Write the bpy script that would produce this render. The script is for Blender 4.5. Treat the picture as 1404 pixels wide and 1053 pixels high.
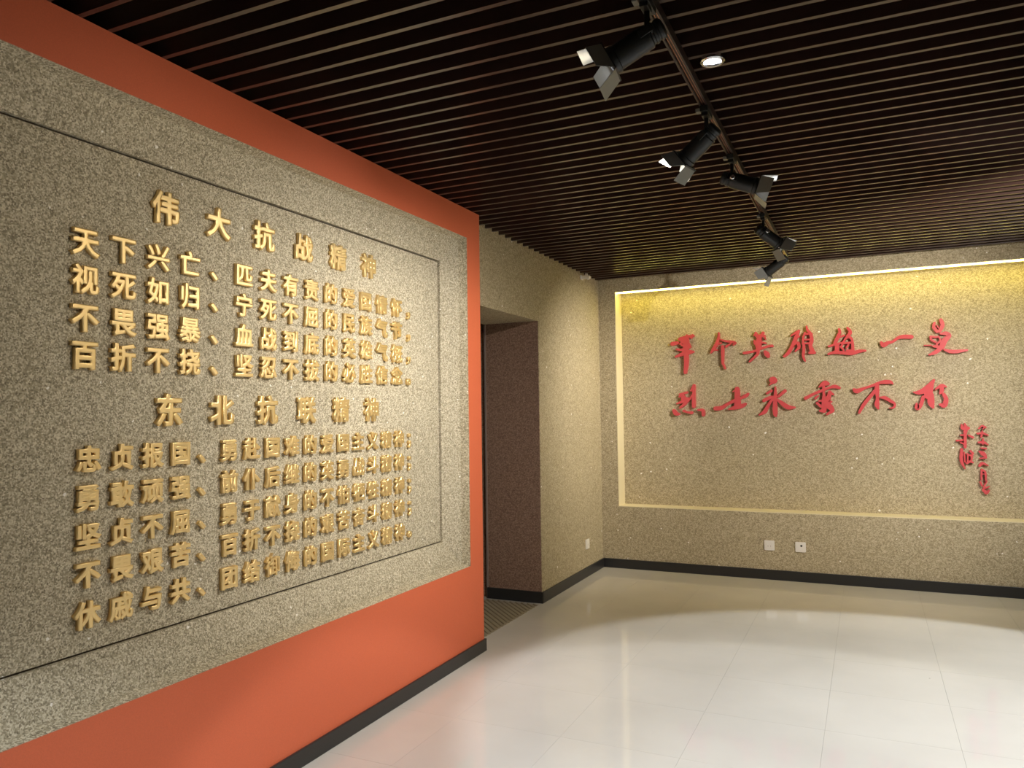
import bpy, bmesh, math, random
from mathutils import Vector, Matrix

for o in list(bpy.data.objects):
    bpy.data.objects.remove(o, do_unlink=True)
SC = bpy.context.scene
COL = SC.collection

# ------------------------------------------------------------------ camera
F_PX, CX, CY = 1042.523, 702.0, 526.5
ROT = Matrix(((0.90566871, 0.02860647, 0.42301993),
              (0.42376816, -0.02909064, -0.90530342),
              (-0.01359161, 0.99916736, -0.03846900)))
CAM = Vector((0, 0, 1.5))
cam_data = bpy.data.cameras.new('camera')
cam_data.sensor_fit = 'HORIZONTAL'
cam_data.sensor_width = 36.0
cam_data.lens = F_PX * 36.0 / 1404.0
cam_data.clip_start = 0.05
cam = bpy.data.objects.new('camera', cam_data)
COL.objects.link(cam)
cam.matrix_world = Matrix.Translation(CAM) @ ROT.to_4x4()
SC.camera = cam

# ------------------------------------------------------------------ world, view
world = bpy.data.worlds.new('world')
SC.world = world
world.use_nodes = True
world.node_tree.nodes['Background'].inputs[0].default_value = (0.0, 0.0, 0.0, 1)
world.node_tree.nodes['Background'].inputs[1].default_value = 1.0
SC.view_settings.view_transform = 'Standard'
SC.view_settings.look = 'None'
SC.view_settings.gamma = 1.0
SC.view_settings.use_curve_mapping = False
SC.view_settings.exposure = 0.2

# lamp powers (watts) used by the lamp builders further down
P_PANEL = [30, 205]          # the two rail heads turned to the stone panel
P_ROOM = [100, 100]           # the two rail heads turned away from it
P_CORNER = 130
P_DOWN = 115
P_POOL = 440
P_NEAR = 150
P_SIDE = 430
LED_STRENGTH = 22.0
WARM = (1.0, 0.86, 0.66)
NEUTRAL = (1.0, 0.93, 0.84)
COOL = (0.88, 0.94, 1.0)

# ------------------------------------------------------------------ measures
XO = -2.245        # face of the orange feature wall
XW = -2.37         # face of the stone wall with the doorway
YF = 7.11          # face of the far wall
YR = 7.31          # back of its recess
ZC = 2.785         # underside of the slats
XR, YB = 3.2, -2.5 # walls out of view
Z_TOP = 3.10


def hit(px, py, axis, val):
    d = ROT @ Vector((px - CX, CY - py, -F_PX))
    t = (val - CAM[axis]) / d[axis]
    return CAM + d * t


# ------------------------------------------------------------------ materials
def nodes_of(name):
    m = bpy.data.materials.new(name)
    m.use_nodes = True
    nt = m.node_tree
    return m, nt, nt.nodes['Principled BSDF']


def plain(name, col, rough=0.5, metal=0.0, spec=0.5, noise=0.0, scale=40.0, coat=0.0):
    m, nt, b = nodes_of(name)
    b.inputs['Base Color'].default_value = (*col, 1)
    b.inputs['Roughness'].default_value = rough
    b.inputs['Metallic'].default_value = metal
    b.inputs['Specular IOR Level'].default_value = spec
    b.inputs['Coat Weight'].default_value = coat
    if noise:
        tc = nt.nodes.new('ShaderNodeTexCoord')
        n = nt.nodes.new('ShaderNodeTexNoise')
        n.inputs['Scale'].default_value = scale
        n.inputs['Detail'].default_value = 4
        r = nt.nodes.new('ShaderNodeValToRGB')
        r.color_ramp.elements[0].position = 0.3
        r.color_ramp.elements[1].position = 0.7
        r.color_ramp.elements[0].color = (*[c * (1 - noise) for c in col], 1)
        r.color_ramp.elements[1].color = (*[min(1, c * (1 + noise)) for c in col], 1)
        nt.links.new(tc.outputs['Object'], n.inputs['Vector'])
        nt.links.new(n.outputs['Fac'], r.inputs['Fac'])
        nt.links.new(r.outputs['Color'], b.inputs['Base Color'])
    return m


def glow(name, col, strength):
    m, nt, b = nodes_of(name)
    b.inputs['Base Color'].default_value = (0.8, 0.8, 0.8, 1)
    b.inputs['Emission Color'].default_value = (*col, 1)
    b.inputs['Emission Strength'].default_value = strength
    return m


def stone(name, dark, mid, light, grain, sparkle=0.004):
    """Sprayed stone-chip coating: fine grains of three tones, a few glittering chips."""
    m, nt, b = nodes_of(name)
    L = nt.links.new
    tc = nt.nodes.new('ShaderNodeTexCoord')
    v = nt.nodes.new('ShaderNodeTexVoronoi')
    v.inputs['Scale'].default_value = grain
    L(tc.outputs['Object'], v.inputs['Vector'])
    sep = nt.nodes.new('ShaderNodeSeparateColor')
    L(v.outputs['Color'], sep.inputs['Color'])
    n = nt.nodes.new('ShaderNodeTexNoise')
    n.inputs['Scale'].default_value = grain * 0.35
    n.inputs['Detail'].default_value = 3
    L(tc.outputs['Object'], n.inputs['Vector'])
    mix = nt.nodes.new('ShaderNodeMath'); mix.operation = 'MULTIPLY_ADD'
    mix.inputs[1].default_value = 0.55
    L(sep.outputs[0], mix.inputs[0])
    mul = nt.nodes.new('ShaderNodeMath'); mul.operation = 'MULTIPLY'
    mul.inputs[1].default_value = 0.45
    L(n.outputs['Fac'], mul.inputs[0])
    L(mul.outputs[0], mix.inputs[2])
    r = nt.nodes.new('ShaderNodeValToRGB')
    e = r.color_ramp.elements
    e[0].position = 0.16; e[0].color = (*dark, 1)
    e[1].position = 0.78; e[1].color = (*light, 1)
    k = e.new(0.46); k.color = (*mid, 1)
    L(mix.outputs[0], r.inputs['Fac'])
    # glitter
    v2 = nt.nodes.new('ShaderNodeTexVoronoi')
    v2.inputs['Scale'].default_value = grain * 0.55
    L(tc.outputs['Object'], v2.inputs['Vector'])
    s2 = nt.nodes.new('ShaderNodeSeparateColor')
    L(v2.outputs['Color'], s2.inputs['Color'])
    lt = nt.nodes.new('ShaderNodeMath'); lt.operation = 'LESS_THAN'
    lt.inputs[1].default_value = sparkle
    L(s2.outputs[1], lt.inputs[0])
    mx = nt.nodes.new('ShaderNodeMix'); mx.data_type = 'RGBA'
    L(lt.outputs[0], mx.inputs[0])
    L(r.outputs['Color'], mx.inputs[6])
    mx.inputs[7].default_value = (0.95, 0.92, 0.85, 1)
    L(mx.outputs[2], b.inputs['Base Color'])
    bump = nt.nodes.new('ShaderNodeBump')
    bump.inputs['Strength'].default_value = 0.35
    bump.inputs['Distance'].default_value = 0.003
    L(mix.outputs[0], bump.inputs['Height'])
    L(bump.outputs['Normal'], b.inputs['Normal'])
    b.inputs['Roughness'].default_value = 0.75
    b.inputs['Specular IOR Level'].default_value = 0.3
    return m


def polished_tile():
    m, nt, b = nodes_of('polished_cream_tile')
    L = nt.links.new
    tc = nt.nodes.new('ShaderNodeTexCoord')
    g = nt.nodes.new('ShaderNodeNewGeometry')
    n = nt.nodes.new('ShaderNodeTexNoise')
    n.inputs['Scale'].default_value = 1.6
    n.inputs['Detail'].default_value = 6
    L(g.outputs['Position'], n.inputs['Vector'])
    r = nt.nodes.new('ShaderNodeValToRGB')
    r.color_ramp.elements[0].position = 0.3
    r.color_ramp.elements[0].color = (0.58, 0.54, 0.485, 1)
    r.color_ramp.elements[1].position = 0.75
    r.color_ramp.elements[1].color = (0.66, 0.62, 0.56, 1)
    L(n.outputs['Fac'], r.inputs['Fac'])
    # scuffs and specks
    v = nt.nodes.new('ShaderNodeTexVoronoi')
    v.inputs['Scale'].default_value = 3.2
    L(g.outputs['Position'], v.inputs['Vector'])
    lt = nt.nodes.new('ShaderNodeMath'); lt.operation = 'LESS_THAN'
    lt.inputs[1].default_value = 0.016
    L(v.outputs['Distance'], lt.inputs[0])
    mx = nt.nodes.new('ShaderNodeMix'); mx.data_type = 'RGBA'
    L(lt.outputs[0], mx.inputs[0])
    L(r.outputs['Color'], mx.inputs[6])
    mx.inputs[7].default_value = (0.22, 0.19, 0.16, 1)
    L(mx.outputs[2], b.inputs['Base Color'])
    b.inputs['Roughness'].default_value = 0.06
    b.inputs['Specular IOR Level'].default_value = 0.6
    return m


M = {
    'stone': stone('beige_stone_coating', (0.25, 0.20, 0.118), (0.41, 0.34, 0.21), (0.59, 0.505, 0.345), 150, 0.0008),
    'panel': stone('speckled_granite', (0.20, 0.17, 0.115), (0.44, 0.385, 0.265), (0.74, 0.68, 0.53), 210, 0.0012),
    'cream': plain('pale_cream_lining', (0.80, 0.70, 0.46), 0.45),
    'joint': plain('dark_joint', (0.10, 0.08, 0.06), 0.9),
    'orange': plain('orange_paint', (0.72, 0.155, 0.066), 0.62, noise=0.05, scale=300),
    'base': plain('black_skirting', (0.022, 0.022, 0.023), 0.35),
    'tile': polished_tile(),
    'grout': plain('pale_grout', (0.50, 0.46, 0.40), 0.8),
    'slat': plain('dark_maroon_slat', (0.048, 0.023, 0.018), 0.28, spec=0.8, noise=0.1, scale=12),
    'void': plain('black_plenum', (0.006, 0.005, 0.005), 0.95),
    'gold': plain('gold_metal', (1.0, 0.76, 0.37), 0.46, metal=0.92),
    'red': plain('red_lacquer', (0.62, 0.085, 0.095), 0.25),
    'black_metal': plain('black_lamp_metal', (0.014, 0.015, 0.014), 0.42),
    'barn': plain('barn_door_metal', (0.22, 0.22, 0.20), 0.45),
    'rail': plain('brown_black_rail', (0.03, 0.018, 0.016), 0.4),
    'copper': plain('copper_conductor', (0.55, 0.27, 0.16), 0.35, metal=0.8),
    'white': plain('white_plastic', (0.82, 0.78, 0.72), 0.35),
    'hole': plain('dark_socket_hole', (0.02, 0.02, 0.02), 0.6),
    'mat': plain('ribbed_mat', (0.30, 0.25, 0.17), 0.6),
    'brown': stone('brown_door_skin', (0.17, 0.10, 0.07), (0.27, 0.165, 0.115), (0.38, 0.25, 0.18), 150, 0.0),
    'strip': plain('pale_edge_strip', (0.45, 0.36, 0.32), 0.3, metal=0.4),
    'led': glow('led_strip_light', (1.0, 0.86, 0.16), LED_STRENGTH),
    'lens_warm': glow('lamp_lens', (0.95, 0.96, 1.0), 45.0),
    'lens_cool': glow('cool_lamp_lens', (0.90, 0.95, 1.0), 14.0),
    'chrome': plain('chrome_reflector', (0.8, 0.8, 0.82), 0.15, metal=1.0),
}


# ------------------------------------------------------------------ mesh helpers
def link(name, me, mat=None, parent=None):
    o = bpy.data.objects.new(name, me)
    COL.objects.link(o)
    if mat is not None and me is not None and not me.materials:
        me.materials.append(M[mat])
    if parent is not None:
        o.parent = parent
    return o


def mesh_of(bm, name, smooth=False):
    bmesh.ops.recalc_face_normals(bm, faces=bm.faces)
    me = bpy.data.meshes.new(name)
    bm.to_mesh(me)
    bm.free()
    if smooth:
        for p in me.polygons:
            p.use_smooth = True
    return me


def add_box(bm, lo, hi):
    x0, y0, z0 = lo; x1, y1, z1 = hi
    vs = [bm.verts.new(p) for p in ((x0, y0, z0), (x1, y0, z0), (x1, y1, z0), (x0, y1, z0),
                                    (x0, y0, z1), (x1, y0, z1), (x1, y1, z1), (x0, y1, z1))]
    for f in ((3, 2, 1, 0), (4, 5, 6, 7), (0, 1, 5, 4), (1, 2, 6, 5), (2, 3, 7, 6), (3, 0, 4, 7)):
        bm.faces.new([vs[i] for i in f])
    return vs


def boxes(name, lst, mat, parent=None, bevel=0.0):
    bm = bmesh.new()
    for lo, hi in lst:
        add_box(bm, lo, hi)
    if bevel:
        bmesh.ops.bevel(bm, geom=list(bm.edges), offset=bevel, segments=2, affect='EDGES', profile=0.5)
    return link(name, mesh_of(bm, name), mat, parent)


def lathe(name, prof, mat, parent=None, seg=28, axis='Z'):
    """prof: (radius, z) pairs, revolved about Z."""
    bm = bmesh.new()
    rings = []
    for r, z in prof:
        if r < 1e-6:
            rings.append([bm.verts.new((0, 0, z))])
        else:
            rings.append([bm.verts.new((r * math.cos(2 * math.pi * i / seg), r * math.sin(2 * math.pi * i / seg), z)) for i in range(seg)])
    for a, b in zip(rings, rings[1:]):
        for i in range(seg):
            j = (i + 1) % seg
            if len(a) == 1 and len(b) == 1:
                continue
            if len(a) == 1:
                bm.faces.new((a[0], b[i], b[j]))
            elif len(b) == 1:
                bm.faces.new((a[i], a[j], b[0]))
            else:
                bm.faces.new((a[i], a[j], b[j], b[i]))
    me = mesh_of(bm, name)
    for p in me.polygons:
        p.use_smooth = True
    me.set_sharp_from_angle(angle=math.radians(40))
    return link(name, me, mat, parent)


def prism(name, pts, d0, d1, frame, mat, parent=None):
    """pts: 2-D outline; frame(u, v, d) -> 3-D point; extruded from d0 to d1."""
    bm = bmesh.new()
    a = [bm.verts.new(frame(u, v, d0)) for u, v in pts]
    b = [bm.verts.new(frame(u, v, d1)) for u, v in pts]
    bm.faces.new(a); bm.faces.new(b)
    n = len(pts)
    for i in range(n):
        j = (i + 1) % n
        bm.faces.new((a[i], a[j], b[j], b[i]))
    return link(name, mesh_of(bm, name), mat, parent)


def thing(name, label, cat, loc=(0, 0, 0), group=None):
    o = bpy.data.objects.new(name, None)
    COL.objects.link(o)
    o.empty_display_size = 0.1
    o.location = loc
    tag(o, label, cat, group)
    return o


def tag(o, label, cat, group=None):
    o['label'] = label
    o['category'] = cat
    if group:
        o['group'] = group
    return o


def struct(o, label=None):
    o['kind'] = 'structure'
    if label:
        o['label'] = label
    return o


# ================================================================== THE ROOM
# ---- floor: slab with polished tiles laid on it
floor = struct(boxes('floor', [((-4.6, YB - 0.2, -0.25), (XR + 0.3, YR + 0.4, -0.012))], 'grout'),
               'polished cream tiled floor with thin joints')
PITCH, GAP = 0.555, 0.0008
bm = bmesh.new()
vs = add_box(bm, (GAP / 2, GAP / 2, 0), (PITCH - GAP / 2, PITCH - GAP / 2, 0.012))
tile_me = mesh_of(bm, 'tile')
x_first, y_first = -0.225 - 4 * PITCH, 0.0
for iy in range(-5, 13):
    for ix in range(0, 11):
        t = link('floor_tile', tile_me, 'tile', floor)
        t.location = (x_first + ix * PITCH, y_first + iy * PITCH, -0.012)
# ---- floor of the passage behind the doorway: smooth strip beyond the ribbed mat
struct(boxes('floor_passage', [((-4.6, 3.0, -0.012), (x_first, 5.95, -0.002))], 'tile'), 'cream floor of the dim passage behind the doorway')

# ---- wall with the doorway
DY0, DY1, DZ = 4.45, 5.585, 2.235
struct(boxes('wall_left', [((XW - 0.48, YB, -0.02), (XW, DY0, Z_TOP)),
                           ((XW - 0.48, DY0, DZ), (XW, DY1, Z_TOP)),
                           ((XW - 0.48, DY1, -0.02), (XW, YR + 0.2, Z_TOP))], 'stone'),
       'beige stone-coated wall with an open doorway')
struct(boxes('wall_passage', [((-4.6, 3.0, -0.02), (-4.45, 5.95, 2.6)),
                              ((-4.45, 3.0, -0.02), (XW - 0.5, 3.15, 2.6)),
                              ((-4.45, 5.80, -0.02), (XW - 0.5, 5.95, 2.6))], 'stone'),
       'stone-coated walls of the dim passage behind the doorway')
struct(boxes('ceiling_passage', [((-4.6, 3.0, 2.6), (XW - 0.5, 5.95, 2.7))], 'void'), 'dark ceiling of the passage behind the doorway')
# brown lining of the doorway side, its pale edge strip and the door leaf beyond it
struct(boxes('trim_1', [((XW - 0.47, DY1 - 0.006, 0), (XW - 0.004, DY1 + 0.002, DZ))], 'brown'), 'dark brown lining on the side of the doorway')
struct(boxes('trim_2', [((XW - 0.486, DY1 - 0.012, 0.0), (XW - 0.47, DY1 + 0.02, DZ))], 'strip'), 'thin pale vertical strip edging the brown doorway lining')
d1 = struct(boxes('door_1', [((-4.2, DY1 + 0.03, 0.0), (XW - 0.486, DY1 + 0.07, 2.2))], 'brown', bevel=0.003), 'brown door leaf in the passage')

# ---- orange feature wall with the opening that holds the stone panel
OY0, OY1 = 0.95, 4.335
PY0, PY1, PZ0, PZ1 = 1.125, 4.165, 0.563, 2.602
struct(boxes('wall_feature', [((XW, OY0, 0.0), (XO, PY0, ZC)), ((XW, PY1, 0.0), (XO, OY1, ZC)),
                              ((XW, PY0, 0.0), (XO, PY1, PZ0)), ((XW, PY0, PZ1), (XO, PY1, ZC))], 'orange'),
       'orange painted feature wall framing the stone panel')

# ---- far wall with its lit recess
RX0, RX1, RZ0, RZ1 = -2.205, 2.35, 0.588, 2.668
struct(boxes('wall_far', [((XW, YF, -0.02), (RX0, YR + 0.2, Z_TOP)), ((RX1, YF, -0.02), (XR, YR + 0.2, Z_TOP)),
                          ((RX0, YF, -0.02), (RX1, YR + 0.2, RZ0)), ((RX0, YF, RZ1), (RX1, YR + 0.2, Z_TOP)),
                          ((RX0, YR, RZ0), (RX1, YR + 0.2, RZ1))], 'stone'),
       'beige stone-coated end wall with a wide lit recess')
struct(boxes('wall_right', [((XR, YB - 0.2, -0.02), (XR + 0.2, YR + 0.2, Z_TOP))], 'stone'), 'beige stone-coated side wall')
struct(boxes('wall_rear', [((XW, YB - 0.2, -0.02), (XR, YB, Z_TOP))], 'stone'), 'beige stone-coated rear wall')

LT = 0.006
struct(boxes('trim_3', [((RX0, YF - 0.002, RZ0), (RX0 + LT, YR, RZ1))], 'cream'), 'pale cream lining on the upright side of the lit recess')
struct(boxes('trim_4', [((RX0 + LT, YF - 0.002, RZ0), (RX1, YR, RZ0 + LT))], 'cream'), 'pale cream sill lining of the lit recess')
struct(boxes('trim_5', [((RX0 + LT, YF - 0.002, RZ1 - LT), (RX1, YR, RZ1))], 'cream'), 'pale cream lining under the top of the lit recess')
# ---- ceiling: black void with slats across the room
ceiling = struct(boxes('ceiling', [((XW - 0.5, YB - 0.2, Z_TOP), (XR + 0.3, YR + 0.4, Z_TOP + 0.1))], 'void'),
                 'black ceiling hung with narrow maroon slats')
SP, SW, SH = 0.1067, 0.019, 0.085
bm = bmesh.new()
add_box(bm, (XW, -SW / 2, 0), (XR, SW / 2, SH))
slat_me = mesh_of(bm, 'slat')
k = 0
y = 2.219
while y - SP > -1.0:
    y -= SP
slat_ys = []
while y < YF - 0.02:
    slat_ys.append(y)
    s = link('slat', slat_me, 'slat', ceiling)
    s.location = (0, y, ZC)
    y += SP
# cross runners that carry the slats, up in the void
for x in (-1.7, -0.3, 1.1, 2.5):
    boxes('runner', [((x - 0.02, -1.05, ZC + SH - 0.004), (x + 0.02, YF, ZC + SH + 0.03))], 'void', ceiling)

# ---- black skirting
BH, BT = 0.075, 0.013
struct(boxes('baseboard_feature', [((XO, OY0, 0), (XO + BT, OY1 + BT, BH)), ((XW, OY1, 0), (XO, OY1 + BT, BH))], 'base', bevel=0.002),
       'black skirting along the orange wall')
struct(boxes('baseboard_left', [((XW, DY1, 0), (XW + BT, YF, BH + 0.012)), ((XW - 0.48, DY1 - BT - 0.006, 0), (XW + BT, DY1 - 0.004, BH + 0.012))], 'base', bevel=0.002),
       'black skirting round the corner of the doorway')
struct(boxes('baseboard_far', [((XW, YF - BT, 0), (XR, YF, BH + 0.012))], 'base', bevel=0.002), 'black skirting along the end wall')

# ---- ribbed mat in the doorway
mat_t = thing('threshold_mat', 'ribbed khaki mat on the floor of the doorway', 'mat', (0, 0, 0))
MX0, MX1, MY0, MY1 = -2.95, XW - 0.005, DY0 + 0.02, DY1 - 0.075
boxes('backing', [((MX0, MY0, -0.006), (MX1, MY1, 0.003))], 'mat', mat_t)
bm = bmesh.new()
c = -9.0
dirv = Vector((-1, 1)) / math.sqrt(2)
nrm = Vector((1, 1)) / math.sqrt(2)
s = (MX0 + MY0) / math.sqrt(2)
s_end = (MX1 + MY1) / math.sqrt(2)
while s < s_end:
    # clip the line {p . nrm = s} to the mat rectangle
    ts = []
    p0 = nrm * s
    for x in (MX0, MX1):
        t = (x - p0.x) / dirv.x
        yy = p0.y + dirv.y * t
        if MY0 <= yy <= MY1:
            ts.append(t)
    for yv in (MY0, MY1):
        t = (yv - p0.y) / dirv.y
        xx = p0.x + dirv.x * t
        if MX0 <= xx <= MX1:
            ts.append(t)
    if len(ts) >= 2 and max(ts) - min(ts) > 0.02:
        a, b = p0 + dirv * min(ts), p0 + dirv * max(ts)
        w = nrm * 0.011
        lo = [bm.verts.new((*q, 0.002)) for q in (a - w, a + w, b + w, b - w)]
        hi = [bm.verts.new((*q, 0.010)) for q in (a - w * .6, a + w * .6, b + w * .6, b - w * .6)]
        bm.faces.new(hi)
        for i in range(4):
            j = (i + 1) % 4
            bm.faces.new((lo[i], lo[j], hi[j], hi[i]))
    s += 0.036
ribs = link('ribs', mesh_of(bm, 'ribs'), 'mat', mat_t)
ribs['kind'] = 'stuff'

# ================================================================== STONE PANEL
panel = thing('stone_panel', 'speckled stone panel with sloping frame set in the orange wall', 'panel', (XO, (PY0 + PY1) / 2, PZ0))
PO = Vector(panel.location)
B1, D1 = 0.011, 0.055      # outer steep lip
B2, D2 = 0.172, 0.114      # wide slope down to the field
GRV = 0.008


def panel_pt(inset, depth, corner):
    yy = (PY0 + inset, PY1 - inset, PY1 - inset, PY0 + inset)[corner]
    zz = (PZ0 + inset, PZ0 + inset, PZ1 - inset, PZ1 - inset)[corner]
    return Vector((XO - depth, yy, zz)) - PO


def panel_side(name, a, b, i0, d0, i1, d1):
    """one mitred side between corners a and b; solid back to the wall behind"""
    bm = bmesh.new()
    f = [panel_pt(i0, d0, a), panel_pt(i0, d0, b), panel_pt(i1, d1, b), panel_pt(i1, d1, a)]
    r = [panel_pt(i0, 0.1245, a), panel_pt(i0, 0.1245, b), panel_pt(i1, 0.1245, b), panel_pt(i1, 0.1245, a)]
    fv = [bm.verts.new(p) for p in f]; rv = [bm.verts.new(p) for p in r]
    bm.faces.new(fv); bm.faces.new(rv)
    for i in range(4):
        j = (i + 1) % 4
        bm.faces.new((fv[i], fv[j], rv[j], rv[i]))
    return link(name, mesh_of(bm, name), 'panel', panel)


for a, b in ((0, 1), (1, 2), (2, 3), (3, 0)):
    panel_side('outer_lip', a, b, -0.0005, -0.001, B1, D1)
    panel_side('sloping_frame', a, b, B1, D1, B2 - GRV, D2 - 0.012)
bm = bmesh.new()
add_box(bm, panel_pt(B2, 0.1245, 0), panel_pt(B2, D2, 2))
link('field', mesh_of(bm, 'field'), 'panel', panel)
bm = bmesh.new()
add_box(bm, panel_pt(B2 - GRV - 0.002, 0.1245, 0), panel_pt(B2 - GRV - 0.002, 0.1225, 2))
link('dark_joint', mesh_of(bm, 'dark_joint'), 'joint', panel)
X_FIELD = XO - D2

# ================================================================== GOLD LETTERING
GLYPHS = {}


def glyph_mesh(ch, size, offset, depth):
    key = (ch, round(size, 4), offset)
    if key in GLYPHS:
        return GLYPHS[key]
    def build(c, ext):
        cu = bpy.data.curves.new('glyph', 'FONT')
        cu.body = c
        cu.size = 1.0
        cu.extrude = ext
        cu.bevel_depth = offset
        cu.bevel_resolution = 0
        cu.resolution_u = 3
        ob = bpy.data.objects.new('glyph', cu)
        COL.objects.link(ob)
        bpy.context.view_layer.update()
        me = bpy.data.meshes.new_from_object(ob.evaluated_get(bpy.context.evaluated_depsgraph_get()))
        bpy.data.objects.remove(ob, do_unlink=True)
        bpy.data.curves.remove(cu)
        return me
    if 'em' not in GLYPHS:
        me = build('\u56fd', 0.1)
        xs = [v.co.x for v in me.vertices]; ys = [v.co.y for v in me.vertices]
        GLYPHS['em'] = ((min(xs) + max(xs)) / 2, (min(ys) + max(ys)) / 2, max(ys) - min(ys))
    ex, ey, eh = GLYPHS['em']
    sc = size / eh
    me = build(ch, 0.5)
    if max(abs(v.co.y - ey) for v in me.vertices) > eh * 0.8:      # the widened outline folded over: widen a little less
        for k in (0.8, 0.6, 0.4, 0.2):
            offset0, offset = offset, offset * k
            me = build(ch, 0.5)
            if max(abs(v.co.y - ey) for v in me.vertices) < eh * 0.8:
                break
            offset = offset0
    # local glyph plane (x right, y up) -> wall plane (y right, z up, x out of the wall)
    for v in me.vertices:
        x, yv, z = v.co
        dz = 0.0 if z < 0 else (depth if z > 0.5 + offset * 0.5 else depth - 0.00004)
        v.co = (dz, (x - ex) * sc, (yv - ey) * sc)
    me.update()
    GLYPHS[key] = me
    return me


PIECES = {}


def two_pieces(me):
    """the dot and the comma of a semicolon as two meshes"""
    if me.name in PIECES:
        return PIECES[me.name]
    zs = [v.co.z for v in me.vertices]
    cut = max(((b - a), (a + b) / 2) for a, b in zip(sorted(zs), sorted(zs)[1:]))[1]
    out = []
    for up in (True, False):
        bm = bmesh.new()
        bm.from_mesh(me)
        bmesh.ops.delete(bm, geom=[v for v in bm.verts if (v.co.z > cut) != up], context='VERTS')
        out.append(mesh_of(bm, 'semicolon_piece'))
    PIECES[me.name] = out
    return out


def gold_line(text, ys, z, size, label, offset=0.040, depth=0.017):
    t = thing('inscription_line', label, 'lettering', (X_FIELD, sum(ys) / len(ys), z - size / 2), 'gold lines of raised lettering on the stone panel')
    for ch, yv in zip(text, ys):
        me = glyph_mesh(ch, size, offset, depth)
        nm = 'punctuation_mark' if ch in '\u3001\uff0c\uff1b\u3002' else 'raised_character'
        for piece in (two_pieces(me) if ch == '\uff1b' else (me,)):
            o = link(nm, piece, 'gold', t)
            o.location = (0.0002, yv - t.location.y, size / 2)
    return t


cols1 = [1.678 + 0.1437 * i for i in range(4)] + [2.258] + [2.389 + 0.1422 * i for i in range(9)] + [3.672]
cols2 = [1.695 + 0.1247 * i for i in range(4)] + [2.196] + [2.310 + 0.1233 * i for i in range(11)] + [3.668]
head_ys = [1.998 + 0.2545 * i for i in range(6)]
gold_line('伟大抗战精神', head_ys, 2.278, 0.118, 'upper gold heading of six large raised characters on the stone panel')
for txt, z, lab in zip(('天下兴亡、匹夫有责的爱国情怀，', '视死如归、宁死不屈的民族气节，', '不畏强暴、血战到底的英雄气概，', '百折不挠、坚忍不拔的必胜信念。'),
                       (2.089, 1.963, 1.835, 1.711),
                       ('gold raised text line directly under the upper heading', 'gold raised text line, second under the upper heading',
                        'gold raised text line, third under the upper heading', 'gold raised text line directly above the lower heading')):
    gold_line(txt, cols1, z, 0.094, lab)
gold_line('东北抗联精神', [yv + 0.018 for yv in head_ys], 1.526, 0.116, 'lower gold heading of six large raised characters on the stone panel')
for txt, z, lab in zip(('忠贞报国、勇赴国难的爱国主义精神；', '勇敢顽强、前仆后继的英勇战斗精神；', '坚贞不屈、勇于献身的不怕牺牲精神；',
                        '不畏艰苦、百折不挠的艰苦奋斗精神；', '休戚与共、团结御侮的国际主义精神。'),
                       (1.365, 1.238, 1.110, 0.986, 0.854),
                       ('gold raised text line directly under the lower heading', 'gold raised text line, second under the lower heading',
                        'gold raised text line, third under the lower heading', 'gold raised text line, fourth under the lower heading',
                        'bottom gold raised text line, fifth under the lower heading')):
    gold_line(txt, cols2, z, 0.086, lab, offset=0.040)

# ================================================================== RED BRUSH LETTERING
RED_FRONT = YR - 0.038


def smooth_path(pts):
    if len(pts) < 3:
        n = 4
        a, b = pts[0], pts[-1]
        return [tuple(a[i] + (b[i] - a[i]) * k / n for i in range(3)) for k in range(n + 1)]
    out = []
    P = [pts[0]] + list(pts) + [pts[-1]]
    for i in range(1, len(P) - 2):
        p0, p1, p2, p3 = P[i - 1], P[i], P[i + 1], P[i + 2]
        for k in range(4):
            t = k / 4
            out.append(tuple(0.5 * ((2 * p1[j]) + (-p0[j] + p2[j]) * t + (2 * p0[j] - 5 * p1[j] + 4 * p2[j] - p3[j]) * t * t
                                    + (-p0[j] + 3 * p1[j] - 3 * p2[j] + p3[j]) * t ** 3) for j in range(3)))
    out.append(tuple(pts[-1]))
    return out


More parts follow.
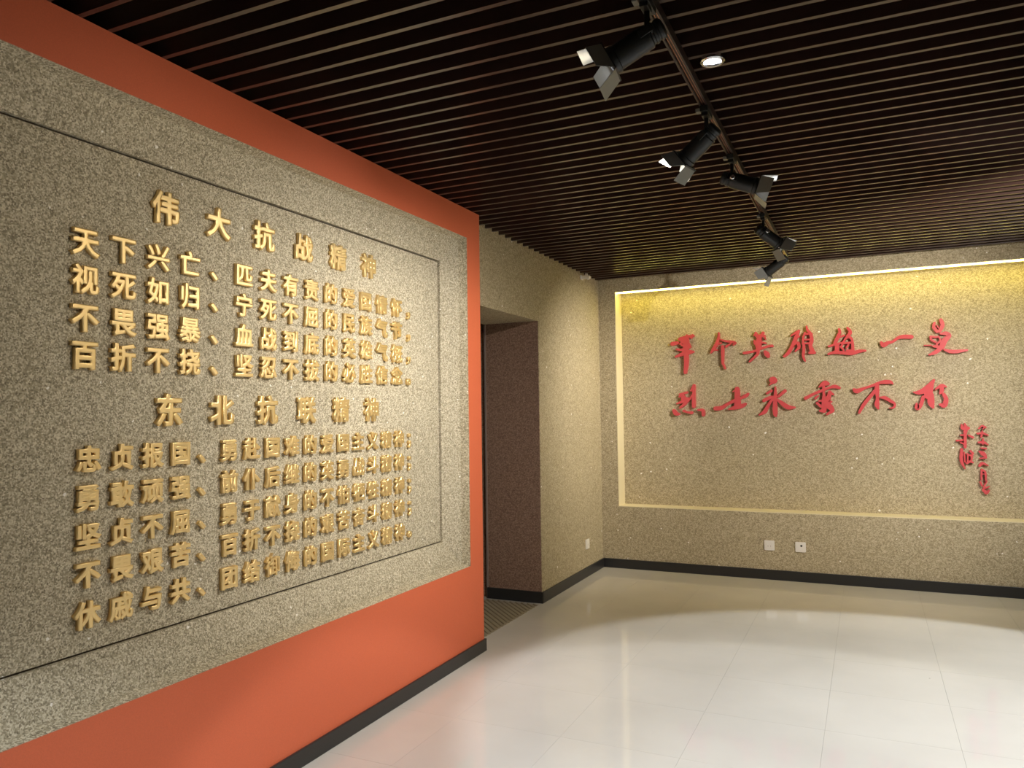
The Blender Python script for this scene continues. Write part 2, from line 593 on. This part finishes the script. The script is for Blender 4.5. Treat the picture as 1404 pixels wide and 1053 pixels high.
def brush_character(strokes, origin, scale, parent):
    """strokes: lists of (x, y, width) read off an enlarged crop of the wall; each becomes a solid brush stroke."""
    bm = bmesh.new()
    for si, st in enumerate(strokes):
        st = [tuple(p) if len(p) == 3 else (*p, st[0][2]) for p in st]
        path = [(x, yv, max(w * (0.8 if scale < 9 else 1), 8)) for x, yv, w in smooth_path(st)]
        left, right = [], []
        n = len(path)
        for i, (x, yv, w) in enumerate(path):
            x0, y0, _ = path[max(i - 1, 0)]; x1, y1, _ = path[min(i + 1, n - 1)]
            d = Vector((x1 - x0, y1 - y0))
            d = d.normalized() if d.length > 1e-6 else Vector((1, 0))
            q = Vector((-d.y, d.x)) * (w / 2)
            left.append((x + q.x, yv + q.y)); right.append((x - q.x, yv - q.y))
        def cap(c, d, w):
            base = math.atan2(d.y, d.x)
            return [(c[0] + w / 2 * 0.9 * math.cos(base + a), c[1] + w / 2 * 0.9 * math.sin(base + a)) for a in (0.9, 0.3, -0.3, -0.9)]
        de = Vector((path[-1][0] - path[-2][0], path[-1][1] - path[-2][1]))
        ds = Vector((path[0][0] - path[1][0], path[0][1] - path[1][1]))
        rows = [(l, r) for l, r in zip(left, right)]
        yfront = RED_FRONT - 0.0004 * si
        def v(p, yy):
            q = hit(origin[0] + p[0] / scale, origin[1] + p[1] / scale, 1, RED_FRONT)
            return bm.verts.new((q.x, yy, q.z))
        fl = [(v(l, yfront), v(r, yfront)) for l, r in rows]
        bl = [(v(l, YR - 0.0002), v(r, YR - 0.0002)) for l, r in rows]
        for i in range(len(rows) - 1):
            bm.faces.new((fl[i][0], fl[i + 1][0], fl[i + 1][1], fl[i][1]))
            bm.faces.new((fl[i][0], fl[i + 1][0], bl[i + 1][0], bl[i][0]))
            bm.faces.new((fl[i][1], fl[i + 1][1], bl[i + 1][1], bl[i][1]))
        for end, d, c in ((0, ds, path[0]), (-1, de, path[-1])):
            pts = cap(c, d, c[2])
            cf = [v(p, yfront) for p in pts]; cb = [v(p, YR - 0.0002) for p in pts]
            # cap order runs from one flank to the other
            a, b = (fl[end][0], fl[end][1]) if end == -1 else (fl[end][1], fl[end][0])
            ab, bb = (bl[end][0], bl[end][1]) if end == -1 else (bl[end][1], bl[end][0])
            ring = [a] + cf + [b]; rb = [ab] + cb + [bb]
            bm.faces.new(ring)
            for i in range(len(ring) - 1):
                bm.faces.new((ring[i], ring[i + 1], rb[i + 1], rb[i]))
    bm.normal_update()
    me = mesh_of(bm, 'brush_character')
    o = link('brush_character', me, 'red', parent)
    o.location = -Vector(parent.location)
    return o


A, B, C_, D, E_, F_, G = (910, 440), (1050, 430), (1190, 425), (910, 505), (1030, 505), (1165, 510), (1300, 570)
S = 9.36
row1 = [
    (A, [[(108, 295, 52), (180, 280, 40)], [(205, 235, 45), (300, 205, 40), (380, 190, 28)], [(295, 185, 30), (300, 220, 40)], [(370, 180, 26), (350, 215, 26)],
         [(225, 230, 60), (240, 270, 50)], [(285, 230, 75), (285, 330, 75), (270, 400, 70)], [(210, 290, 22), (250, 320, 28)], [(320, 290, 26), (335, 330, 30)],
         [(165, 365, 24), (250, 370, 34), (330, 340, 22)], [(150, 462, 20), (205, 440, 38), (300, 405, 62), (375, 395, 30)], [(285, 410, 62), (290, 540, 56), (275, 665, 40)]]),
    (A, [[(705, 150, 18), (700, 230, 34), (670, 310, 46), (630, 370, 38), (602, 412, 14)], [(735, 240, 20), (790, 258, 26), (860, 265, 30), (915, 280, 32), (890, 310, 16)],
         [(705, 300, 20), (740, 282, 16)], [(800, 330, 26), (835, 305, 18), (868, 285, 18)], [(650, 372, 24), (690, 372, 18)], [(755, 325, 40), (756, 450, 38), (756, 550, 32)], [(760, 545, 26), (785, 610, 26)]]),
    (A, [[(1180, 155, 36), (1195, 205, 32)], [(1275, 150, 36), (1245, 205, 34)], [(1160, 182, 26), (1240, 190, 32), (1300, 190, 22)], [(1295, 215, 22), (1308, 232, 16)],
         [(1165, 255, 26), (1165, 295, 24)], [(1225, 220, 60), (1215, 290, 85), (1212, 340, 70)], [(1240, 270, 26), (1310, 285, 22)],
         [(1025, 412, 30), (1080, 405, 36), (1160, 388, 28), (1260, 350, 30), (1340, 325, 30), (1395, 320, 34)], [(1212, 350, 50), (1205, 420, 34), (1160, 470, 26), (1102, 522, 24)],
         [(1300, 395, 40), (1325, 425, 66), (1340, 455, 46)]]),
    (B, [[(322, 285, 18), (375, 250, 28), (428, 215, 26)], [(420, 225, 34), (385, 310, 48), (335, 425, 44), (285, 505, 42), (235, 548, 34)], [(370, 320, 26), (430, 290, 20)], [(375, 390, 26), (412, 362, 18)],
         [(420, 385, 44), (425, 435, 40), (375, 482, 18)], [(505, 245, 26), (478, 320, 26), (488, 430, 36), (482, 550, 34), (505, 608, 22)], [(522, 160, 20), (535, 210, 34), (575, 260, 40), (588, 340, 48), (572, 410, 50), (600, 490, 62)],
         [(490, 262, 22), (590, 258, 26)], [(500, 335, 20), (590, 330, 24)], [(560, 502, 32), (630, 500, 34)], [(470, 385, 22), (570, 380, 26)]]),
    (B, [[(938, 198, 30), (950, 240, 38), (905, 340, 46), (880, 400, 40)], [(808, 420, 28), (870, 402, 28), (960, 378, 24), (1000, 370, 18)], [(935, 305, 24), (1010, 278, 22)],
         [(1045, 180, 26), (1085, 235, 46), (1050, 290, 36), (1005, 350, 26), (965, 430, 28)], [(1045, 290, 36), (1105, 330, 32), (1118, 480, 44)], [(915, 400, 60), (915, 490, 58)], [(1062, 395, 28), (1035, 440, 24)],
         [(1000, 380, 26), (1100, 370, 24)], [(800, 520, 24), (880, 498, 38), (1000, 502, 42), (1100, 508, 50), (1200, 482, 42), (1282, 475, 24)], [(960, 420, 26), (1000, 470, 26)], [(1040, 470, 30), (1120, 480, 30)]]),
    (C_, [[(170, 415, 34), (200, 450, 62), (260, 420, 44), (320, 405, 32), (385, 358, 40), (460, 342, 50), (565, 345, 50)]]),
    (C_, [[(855, 165, 34), (845, 220, 42), (890, 275, 44)], [(885, 195, 16), (905, 228, 18)], [(935, 125, 44), (958, 195, 54), (920, 272, 46)], [(800, 340, 26), (860, 345, 26), (905, 345, 18)], [(805, 345, 30), (815, 385, 28), (870, 410, 26)],
          [(935, 305, 24), (1000, 300, 50), (1050, 330, 46), (985, 390, 76), (950, 470, 74)], [(905, 335, 22), (930, 390, 24), (880, 440, 26)], [(838, 465, 28), (900, 470, 40)], [(940, 485, 60), (870, 540, 52), (785, 575, 22)],
          [(722, 455, 12), (815, 453, 18)], [(975, 505, 22), (1050, 530, 44), (1150, 532, 46), (1275, 515, 24)]]),
]
row2 = [
    (D, [[(205, 335, 28), (300, 308, 30)], [(200, 365, 26), (245, 345, 36), (250, 400, 60)], [(245, 425, 44), (165, 455, 14)], [(310, 390, 44), (270, 455, 40), (212, 505, 28)], [(240, 360, 46), (310, 415, 44)], [(335, 400, 20), (362, 345, 20)],
         [(388, 218, 36), (350, 290, 22)], [(390, 235, 32), (385, 360, 42), (385, 490, 48)], [(128, 540, 40), (155, 580, 52), (195, 590, 26)], [(255, 545, 32), (300, 562, 24), (360, 570, 42)], [(436, 535, 22), (500, 540, 42), (508, 600, 42)]]),
    (D, [[(940, 262, 62), (945, 370, 74), (948, 470, 86)], [(885, 302, 14), (912, 285, 20)], [(660, 515, 54), (740, 508, 52), (820, 458, 36), (900, 420, 44), (985, 385, 32), (1050, 355, 46), (1085, 325, 28)], [(838, 525, 24), (930, 500, 56), (1010, 480, 52), (1050, 455, 32)]]),
    (E_, [[(268, 150, 88), (292, 155, 92)], [(265, 190, 26), (228, 218, 10)], [(308, 238, 16), (310, 340, 42), (305, 450, 56), (308, 580, 60), (318, 618, 20)], [(200, 322, 24), (262, 288, 34)], [(160, 415, 42), (230, 380, 44), (295, 365, 32)],
          [(285, 380, 32), (225, 465, 40), (170, 560, 50), (100, 598, 18)], [(345, 365, 30), (435, 288, 42)], [(325, 395, 26), (400, 452, 52), (475, 500, 58), (560, 502, 24)]]),
    (E_, [[(870, 240, 18), (940, 190, 66), (985, 200, 50)], [(695, 385, 44), (800, 330, 36), (900, 288, 38), (1000, 250, 30), (1070, 232, 46), (1135, 252, 34)], [(930, 220, 40), (930, 320, 30), (940, 420, 74), (935, 530, 66)], [(822, 385, 34), (862, 350, 18)], [(845, 445, 34), (895, 490, 36)],
          [(1005, 305, 46), (1060, 340, 18)], [(1010, 320, 46), (985, 420, 64), (1035, 430, 20)], [(960, 450, 64), (1015, 500, 76), (1055, 540, 34)], [(885, 545, 34), (945, 548, 46)], [(975, 588, 30), (1045, 548, 40)], [(870, 420, 26), (950, 400, 24)]]),
    (F_, [[(52, 225, 40), (95, 245, 62), (190, 208, 34), (300, 172, 34), (380, 138, 36), (460, 128, 54), (525, 130, 44), (560, 158, 10)], [(355, 160, 50), (350, 235, 62), (358, 340, 42), (350, 415, 66), (368, 468, 30)], [(325, 245, 46), (230, 355, 46), (165, 445, 46), (122, 525, 30)],
          [(385, 328, 18), (450, 330, 44), (520, 370, 42), (578, 410, 32), (565, 455, 28), (510, 466, 12)]]),
    (F_, [[(818, 260, 14), (890, 262, 56), (980, 222, 80), (1050, 150, 60), (1080, 105, 34)], [(1055, 140, 56), (1025, 230, 96), (1000, 300, 104)], [(945, 320, 46), (915, 420, 50), (870, 455, 74), (858, 405, 24)], [(1045, 290, 70), (1045, 390, 90), (1072, 455, 36)], [(1105, 220, 22), (1180, 175, 46), (1245, 192, 14)], [(1185, 180, 56), (1180, 245, 56), (1160, 275, 26)],
          [(1205, 285, 44), (1238, 350, 58), (1215, 425, 70), (1155, 418, 28)]]),
]
sig = [
    (G, [[(165, 110, 30), (180, 150, 60), (245, 150, 50)], [(200, 95, 22), (215, 150, 60), (205, 200, 56)], [(207, 180, 48), (206, 290, 44), (205, 378, 46)], [(150, 235, 26), (200, 228, 22)], [(102, 300, 26), (175, 295, 26)], [(150, 320, 24), (195, 345, 22)], [(245, 235, 26), (300, 262, 34)]]),
    (G, [[(165, 405, 46), (160, 540, 50), (205, 640, 16)], [(195, 440, 20), (205, 560, 22)], [(270, 425, 36), (300, 455, 34)], [(225, 460, 24), (275, 480, 26)], [(238, 470, 24), (235, 550, 26)], [(290, 470, 36), (278, 540, 30)], [(225, 570, 34), (265, 550, 36), (300, 565, 24)]]),
]
date = [
    (G, [[(372, 155, 20), (410, 122, 28), (455, 142, 24)], [(415, 160, 16), (440, 140, 16)]]),
    (G, [[(352, 215, 26), (425, 212, 34), (485, 238, 14)], [(412, 185, 24), (400, 255, 32)]]),
    (G, [[(365, 322, 28), (430, 320, 40), (485, 352, 12)], [(420, 275, 20), (420, 335, 40)]]),
    (G, [[(395, 388, 18), (460, 395, 24)]]),
    (G, [[(375, 430, 28), (420, 455, 64), (450, 485, 50)], [(385, 515, 18), (462, 505, 24)]]),
    (G, [[(378, 605, 38), (415, 572, 40), (485, 602, 12)]]),
    (G, [[(405, 650, 30), (400, 770, 26)], [(405, 650, 26), (448, 680, 32), (455, 780, 24)], [(415, 700, 14), (445, 705, 14)]]),
    (G, [[(390, 800, 30), (410, 845, 24)], [(472, 785, 12), (430, 870, 30), (500, 852, 12)], [(420, 890, 36), (460, 925, 56), (495, 900, 24)]]),
]


def red_line(chars, scale, name, label):
    ox, oy = chars[0][0]
    st = chars[0][1][0][0]
    p = hit(ox + st[0] / scale, oy + st[1] / scale, 1, YR)
    t = thing(name, label, 'lettering', (p.x, YR, p.z))
    for org, strokes in chars:
        brush_character(strokes, org, scale, t)
    return t


red_line(row1, S, 'inscription_line', 'upper row of seven red brush-script characters in the lit recess')
red_line(row2, S, 'inscription_line', 'lower row of six red brush-script characters in the lit recess')
red_line(sig, 8.775, 'signature', 'two larger red characters stacked as a signature beside the small column')
red_line(date, 8.775, 'date_column', 'narrow column of tiny red characters beside the signature')

# ================================================================== LED STRIP OF THE RECESS
led = boxes('led_strip', [((RX0 + 0.01, YF + 0.012, RZ1 - 0.014), (RX1 - 0.01, YF + 0.045, RZ1 - LT + 0.0002))], 'led')
tag(led, 'glowing yellow light strip under the top edge of the recess', 'light strip')

# ================================================================== LAMPS
XT, ZT0 = -0.575, 2.750
rail = thing('track_rail', 'dark lighting rail with copper conductors under the slatted ceiling', 'rail', (XT, 3.4, ZT0))
RY0, RY1 = 0.6, 6.55
boxes('rail_body', [((-0.017, RY0 - 3.4, 0.012), (0.017, RY1 - 3.4, ZC - ZT0 + 0.001)),
                    ((-0.017, RY0 - 3.4, 0), (-0.0095, RY1 - 3.4, 0.012)), ((0.0095, RY0 - 3.4, 0), (0.017, RY1 - 3.4, 0.012))], 'rail', rail)
for dx in (-0.0065, 0.0035):
    boxes('conductor', [((dx, RY0 - 3.4, 0.0085), (dx + 0.003, RY1 - 3.4, 0.0125))], 'copper', rail)
boxes('end_cap', [((-0.019, RY1 - 3.4, -0.002), (0.019, RY1 - 3.385, ZC - ZT0))], 'black_metal', rail)


def spot_lamp(parent, loc, aim, power, col, angle, blend, radius=0.03, name='spot_light'):
    l = bpy.data.lights.new(name, 'SPOT')
    l.energy = power
    l.color = col
    l.spot_size = math.radians(angle)
    l.spot_blend = blend
    l.shadow_soft_size = radius
    o = bpy.data.objects.new(name, l)
    COL.objects.link(o)
    o.parent = parent
    o.location = loc
    o.rotation_euler = Vector(aim).to_track_quat('-Z', 'Y').to_euler()
    return o


def track_head(x, yv, aim_at, power, label, stem=0.085, col=NEUTRAL, angle=96, blend=0.9, doors=(50, 54, 50, 54), roll=0.0, rail_z=ZT0, group='track spotlights with barn doors', off=False):
    sfx = '_offscreen' if off else ''
    t = thing('track_spotlight' + sfx, label, 'spotlight', (x, yv, rail_z), group)
    pivot = Vector((0, 0, -stem - 0.03))
    d = (Vector(aim_at) - (Vector(t.location) + pivot)).normalized()
    q = d.to_track_quat('-Z', 'Y').to_matrix().to_4x4() @ Matrix.Rotation(roll, 4, 'Z')
    boxes('adapter', [((-0.016, -0.055, -0.022), (0.016, 0.055, 0.002)), ((-0.013, -0.040, -0.036), (0.013, 0.012, -0.020))], 'black_metal', t, bevel=0.002)
    boxes('locking_tab', [((-0.034, -0.050, -0.020), (-0.015, -0.018, -0.006))], 'barn', t, bevel=0.001)
    st = lathe('stem', [(0, -0.03), (0.009, -0.03), (0.009, -stem - 0.012), (0.012, -stem - 0.014), (0.012, -stem - 0.03), (0, -stem - 0.03)], 'black_metal', t, 14)
    # yoke straddling the back of the housing
    off = Matrix.Translation(pivot) @ q
    yk = boxes('yoke', [((-0.046, -0.011, -0.022), (-0.041, 0.011, 0.018)), ((0.041, -0.011, -0.022), (0.046, 0.011, 0.018)), ((-0.046, -0.011, 0.013), (0.046, 0.011, 0.018))], 'black_metal', t)
    yk.matrix_local = off
    h = lathe('housing', [(0, 0.055), (0.026, 0.055), (0.033, 0.047), (0.033, 0.036), (0.030, 0.034), (0.030, 0.028), (0.034, 0.026), (0.034, 0.018), (0.031, 0.016), (0.031, 0.010),
                          (0.0375, 0.006), (0.039, -0.02), (0.039, -0.105), (0.043, -0.108), (0.043, -0.126), (0.037, -0.126), (0.033, -0.085), (0, -0.080)], 'black_metal', t)
    h.matrix_local = off
    ln = lathe('lens' + sfx, [(0, -0.098), (0.018, -0.100), (0.0345, -0.100), (0.0345, -0.096), (0, -0.094)], 'lens_warm', h, 24)
    kb = lathe('tilt_knob', [(0, 0), (0.010, 0), (0.012, 0.004), (0.012, 0.012), (0.009, 0.015), (0, 0.015)], 'chrome', t, 14)
    kb.matrix_local = off @ Matrix.Translation((0.044, 0, 0)) @ Matrix.Rotation(math.pi / 2, 4, 'Y')
    # barn doors on a square frame
    fr = boxes('door_frame', [((-0.048, -0.048, -0.132), (0.048, -0.040, -0.124)), ((-0.048, 0.040, -0.132), (0.048, 0.048, -0.124)),
                              ((-0.048, -0.042, -0.132), (-0.040, 0.042, -0.124)), ((0.040, -0.042, -0.132), (0.048, 0.042, -0.124))], 'black_metal', t)
    fr.matrix_local = off
    for i, ang in enumerate(doors):
        bm = bmesh.new()
        # trapezoid leaf hanging from its hinge along local x, 75 mm long
        w0, w1, ln_ = 0.044, (0.034 if i % 2 else 0.050), 0.075
        va = [bm.verts.new(p) for p in ((-w0, 0, 0), (w0, 0, 0), (w1, 0, -ln_), (-w1, 0, -ln_))]
        vb = [bm.verts.new(p) for p in ((-w0, 0.0016, 0), (w0, 0.0016, 0), (w1, 0.0016, -ln_), (-w1, 0.0016, -ln_))]
        bm.faces.new(va); bm.faces.new(vb)
        for k2 in range(4):
            j2 = (k2 + 1) % 4
            bm.faces.new((va[k2], va[j2], vb[j2], vb[k2]))
        leaf = link('barn_door', mesh_of(bm, 'barn_door'), 'barn', t)
        leaf.matrix_local = off @ Matrix.Rotation(i * math.pi / 2, 4, 'Z') @ Matrix.Translation((0, 0.046, -0.128)) @ Matrix.Rotation(math.radians(ang), 4, 'X')
    spot_lamp(t, pivot + d * 0.106, d, power, col, angle, blend, name='spot_light' + sfx)
    return t


track_head(XT, 2.235, (XO, 2.0, 1.75), P_PANEL[0], 'black spotlight aimed at the stone panel, on the rail close to the ceiling downlight', col=WARM, doors=(16, 50, 22, 34))
track_head(XT, 3.175, (XO, 3.60, 1.38), P_PANEL[1], 'black spotlight aimed at the stone panel, second along the rail', col=NEUTRAL, angle=118, blend=1.0, doors=(9, 60, 8, 36))
track_head(XT, 3.83, (2.2, 4.35, 1.6), P_ROOM[0], 'black spotlight turned away from the stone panel, third along the rail', col=COOL, angle=84, doors=(14, 40, 26, 34))
track_head(XT, 5.08, (1.2, 6.3, 1.2), P_ROOM[1], 'black spotlight tilted away from the doorway, fourth along the rail', col=COOL, angle=84, doors=(16, 34, 24, 34))
track_head(XT, 6.15, (XW, 6.6, 1.5), P_CORNER, 'black spotlight at the end of the rail beside the recess wall', col=NEUTRAL, angle=80, blend=1.0, doors=(30, 34, 30, 34))


def downlight(x, yv, label, power, aim=(0, 0, -1), angle=100, blend=0.12, z=ZC - 0.012, off=False):
    sfx = '_offscreen' if off else ''
    t = thing('ceiling_downlight' + sfx, label, 'downlight', (x, yv, z), 'recessed ceiling downlights')
    lathe('trim_ring', [(0.031, 0.004), (0.033, -0.003), (0.040, -0.004), (0.044, 0.0), (0.044, 0.012), (0.031, 0.06), (0.031, 0.004)], 'chrome', t)
    lathe('can', [(0.034, 0.012), (0.036, 0.075), (0, 0.08)], 'black_metal', t)
    lathe('lamp_lens' + sfx, [(0, 0.004), (0.02, 0.006), (0.0305, 0.012), (0.0305, 0.02), (0, 0.02)], 'lens_cool', t)
    spot_lamp(t, (0, 0, -0.012), aim, power, COOL, angle, blend, 0.025, name='spot_light' + sfx)
    return t


downlight(-0.478, 2.79, 'small glowing white downlight between the ceiling slats beside the lighting rail', P_DOWN, aim=(0.05, 0.0, -1), angle=84)
downlight(1.62, 4.0, 'white downlight in the slatted ceiling towards the open side of the room', P_POOL, aim=(-0.307, 0.02, -0.952), angle=72, blend=0.10, off=True)
downlight(-0.45, 0.72, 'white downlight in the slatted ceiling over the entrance side of the room', P_NEAR, angle=98, blend=0.35, off=True)

# second rail further into the room, its head turned to the red lettering
rail2 = thing('track_rail', 'dark lighting rail parallel to the first, further from the stone panel', 'rail', (1.75, 4.6, ZT0))
boxes('rail_body', [((-0.017, -1.4, 0.0), (0.017, 1.4, ZC - ZT0 + 0.001))], 'rail', rail2)
track_head(1.75, 4.1, (-0.45, YR, 1.35), P_SIDE, 'black spotlight on the second rail aimed at the red lettering', col=NEUTRAL, angle=72, group=None, off=True)

# ================================================================== SMALL FITTINGS
def wall_plate(loc, axis, label, hole=None, vents=False):
    t = thing('wall_socket', label, 'socket', loc, 'wall sockets above the skirting')
    s_, th = 0.043, 0.010
    def fr(u, v, d):
        return (u, -d, v) if axis == 'Y' else (d, u, v)
    r = 0.006
    pts = []
    for cx, cz, a0 in ((s_ - r, s_ - r, 0), (-s_ + r, s_ - r, 90), (-s_ + r, -s_ + r, 180), (s_ - r, -s_ + r, 270)):
        for k2 in range(4):
            a = math.radians(a0 + 30 * k2)
            pts.append((cx + r * math.cos(a), cz + r * math.sin(a)))
    prism('plate', pts, -0.001, th, fr, 'white', t)
    prism('insert', [(u * 0.74, v * 0.74) for u, v in pts], th - 0.001, th + 0.002, fr, 'white', t)
    if hole:
        n = 12
        prism('socket_hole', [(hole[0] + 0.009 * math.cos(2 * math.pi * i / n), hole[1] + 0.009 * math.sin(2 * math.pi * i / n)) for i in range(n)], th, th + 0.0028, fr, 'hole', t)
    else:
        for dx in (-0.011, 0.011):
            prism('slot', [(dx - 0.0015, -0.012), (dx + 0.0015, -0.012), (dx + 0.0015, 0.002), (dx - 0.0015, 0.002)], th, th + 0.0024, fr, 'strip', t)
    return t


wall_plate((-0.825, YF, 0.300), 'Y', 'plain white wall socket under the recess, beside the one with a dark hole')
wall_plate((-0.566, YF, 0.300), 'Y', 'white wall socket with a dark round hole under the recess', hole=(0.007, 0.012))
wall_plate((XW, 6.65, 0.293), 'X', 'white wall socket between the doorway and the end wall')

sens = thing('ceiling_sensor', 'small white sensor bracket on the wall by the slatted ceiling', 'sensor', (XW, 6.62, 2.745))
boxes('wall_plate', [((-0.001, -0.03, -0.02), (0.012, 0.03, 0.02))], 'white', sens, bevel=0.002)
boxes('sensor_body', [((0.010, -0.022, -0.014), (0.085, 0.022, 0.014))], 'white', sens, bevel=0.005)
lathe('sensor_dome', [(0, -0.024), (0.012, -0.021), (0.018, -0.013), (0.018, -0.008), (0, -0.006)], 'white', sens, 16).location = (0.066, 0, 0)
boxes('clip', [((0.040, -0.010, 0.013), (0.062, 0.010, 0.036))], 'white', sens, bevel=0.002)
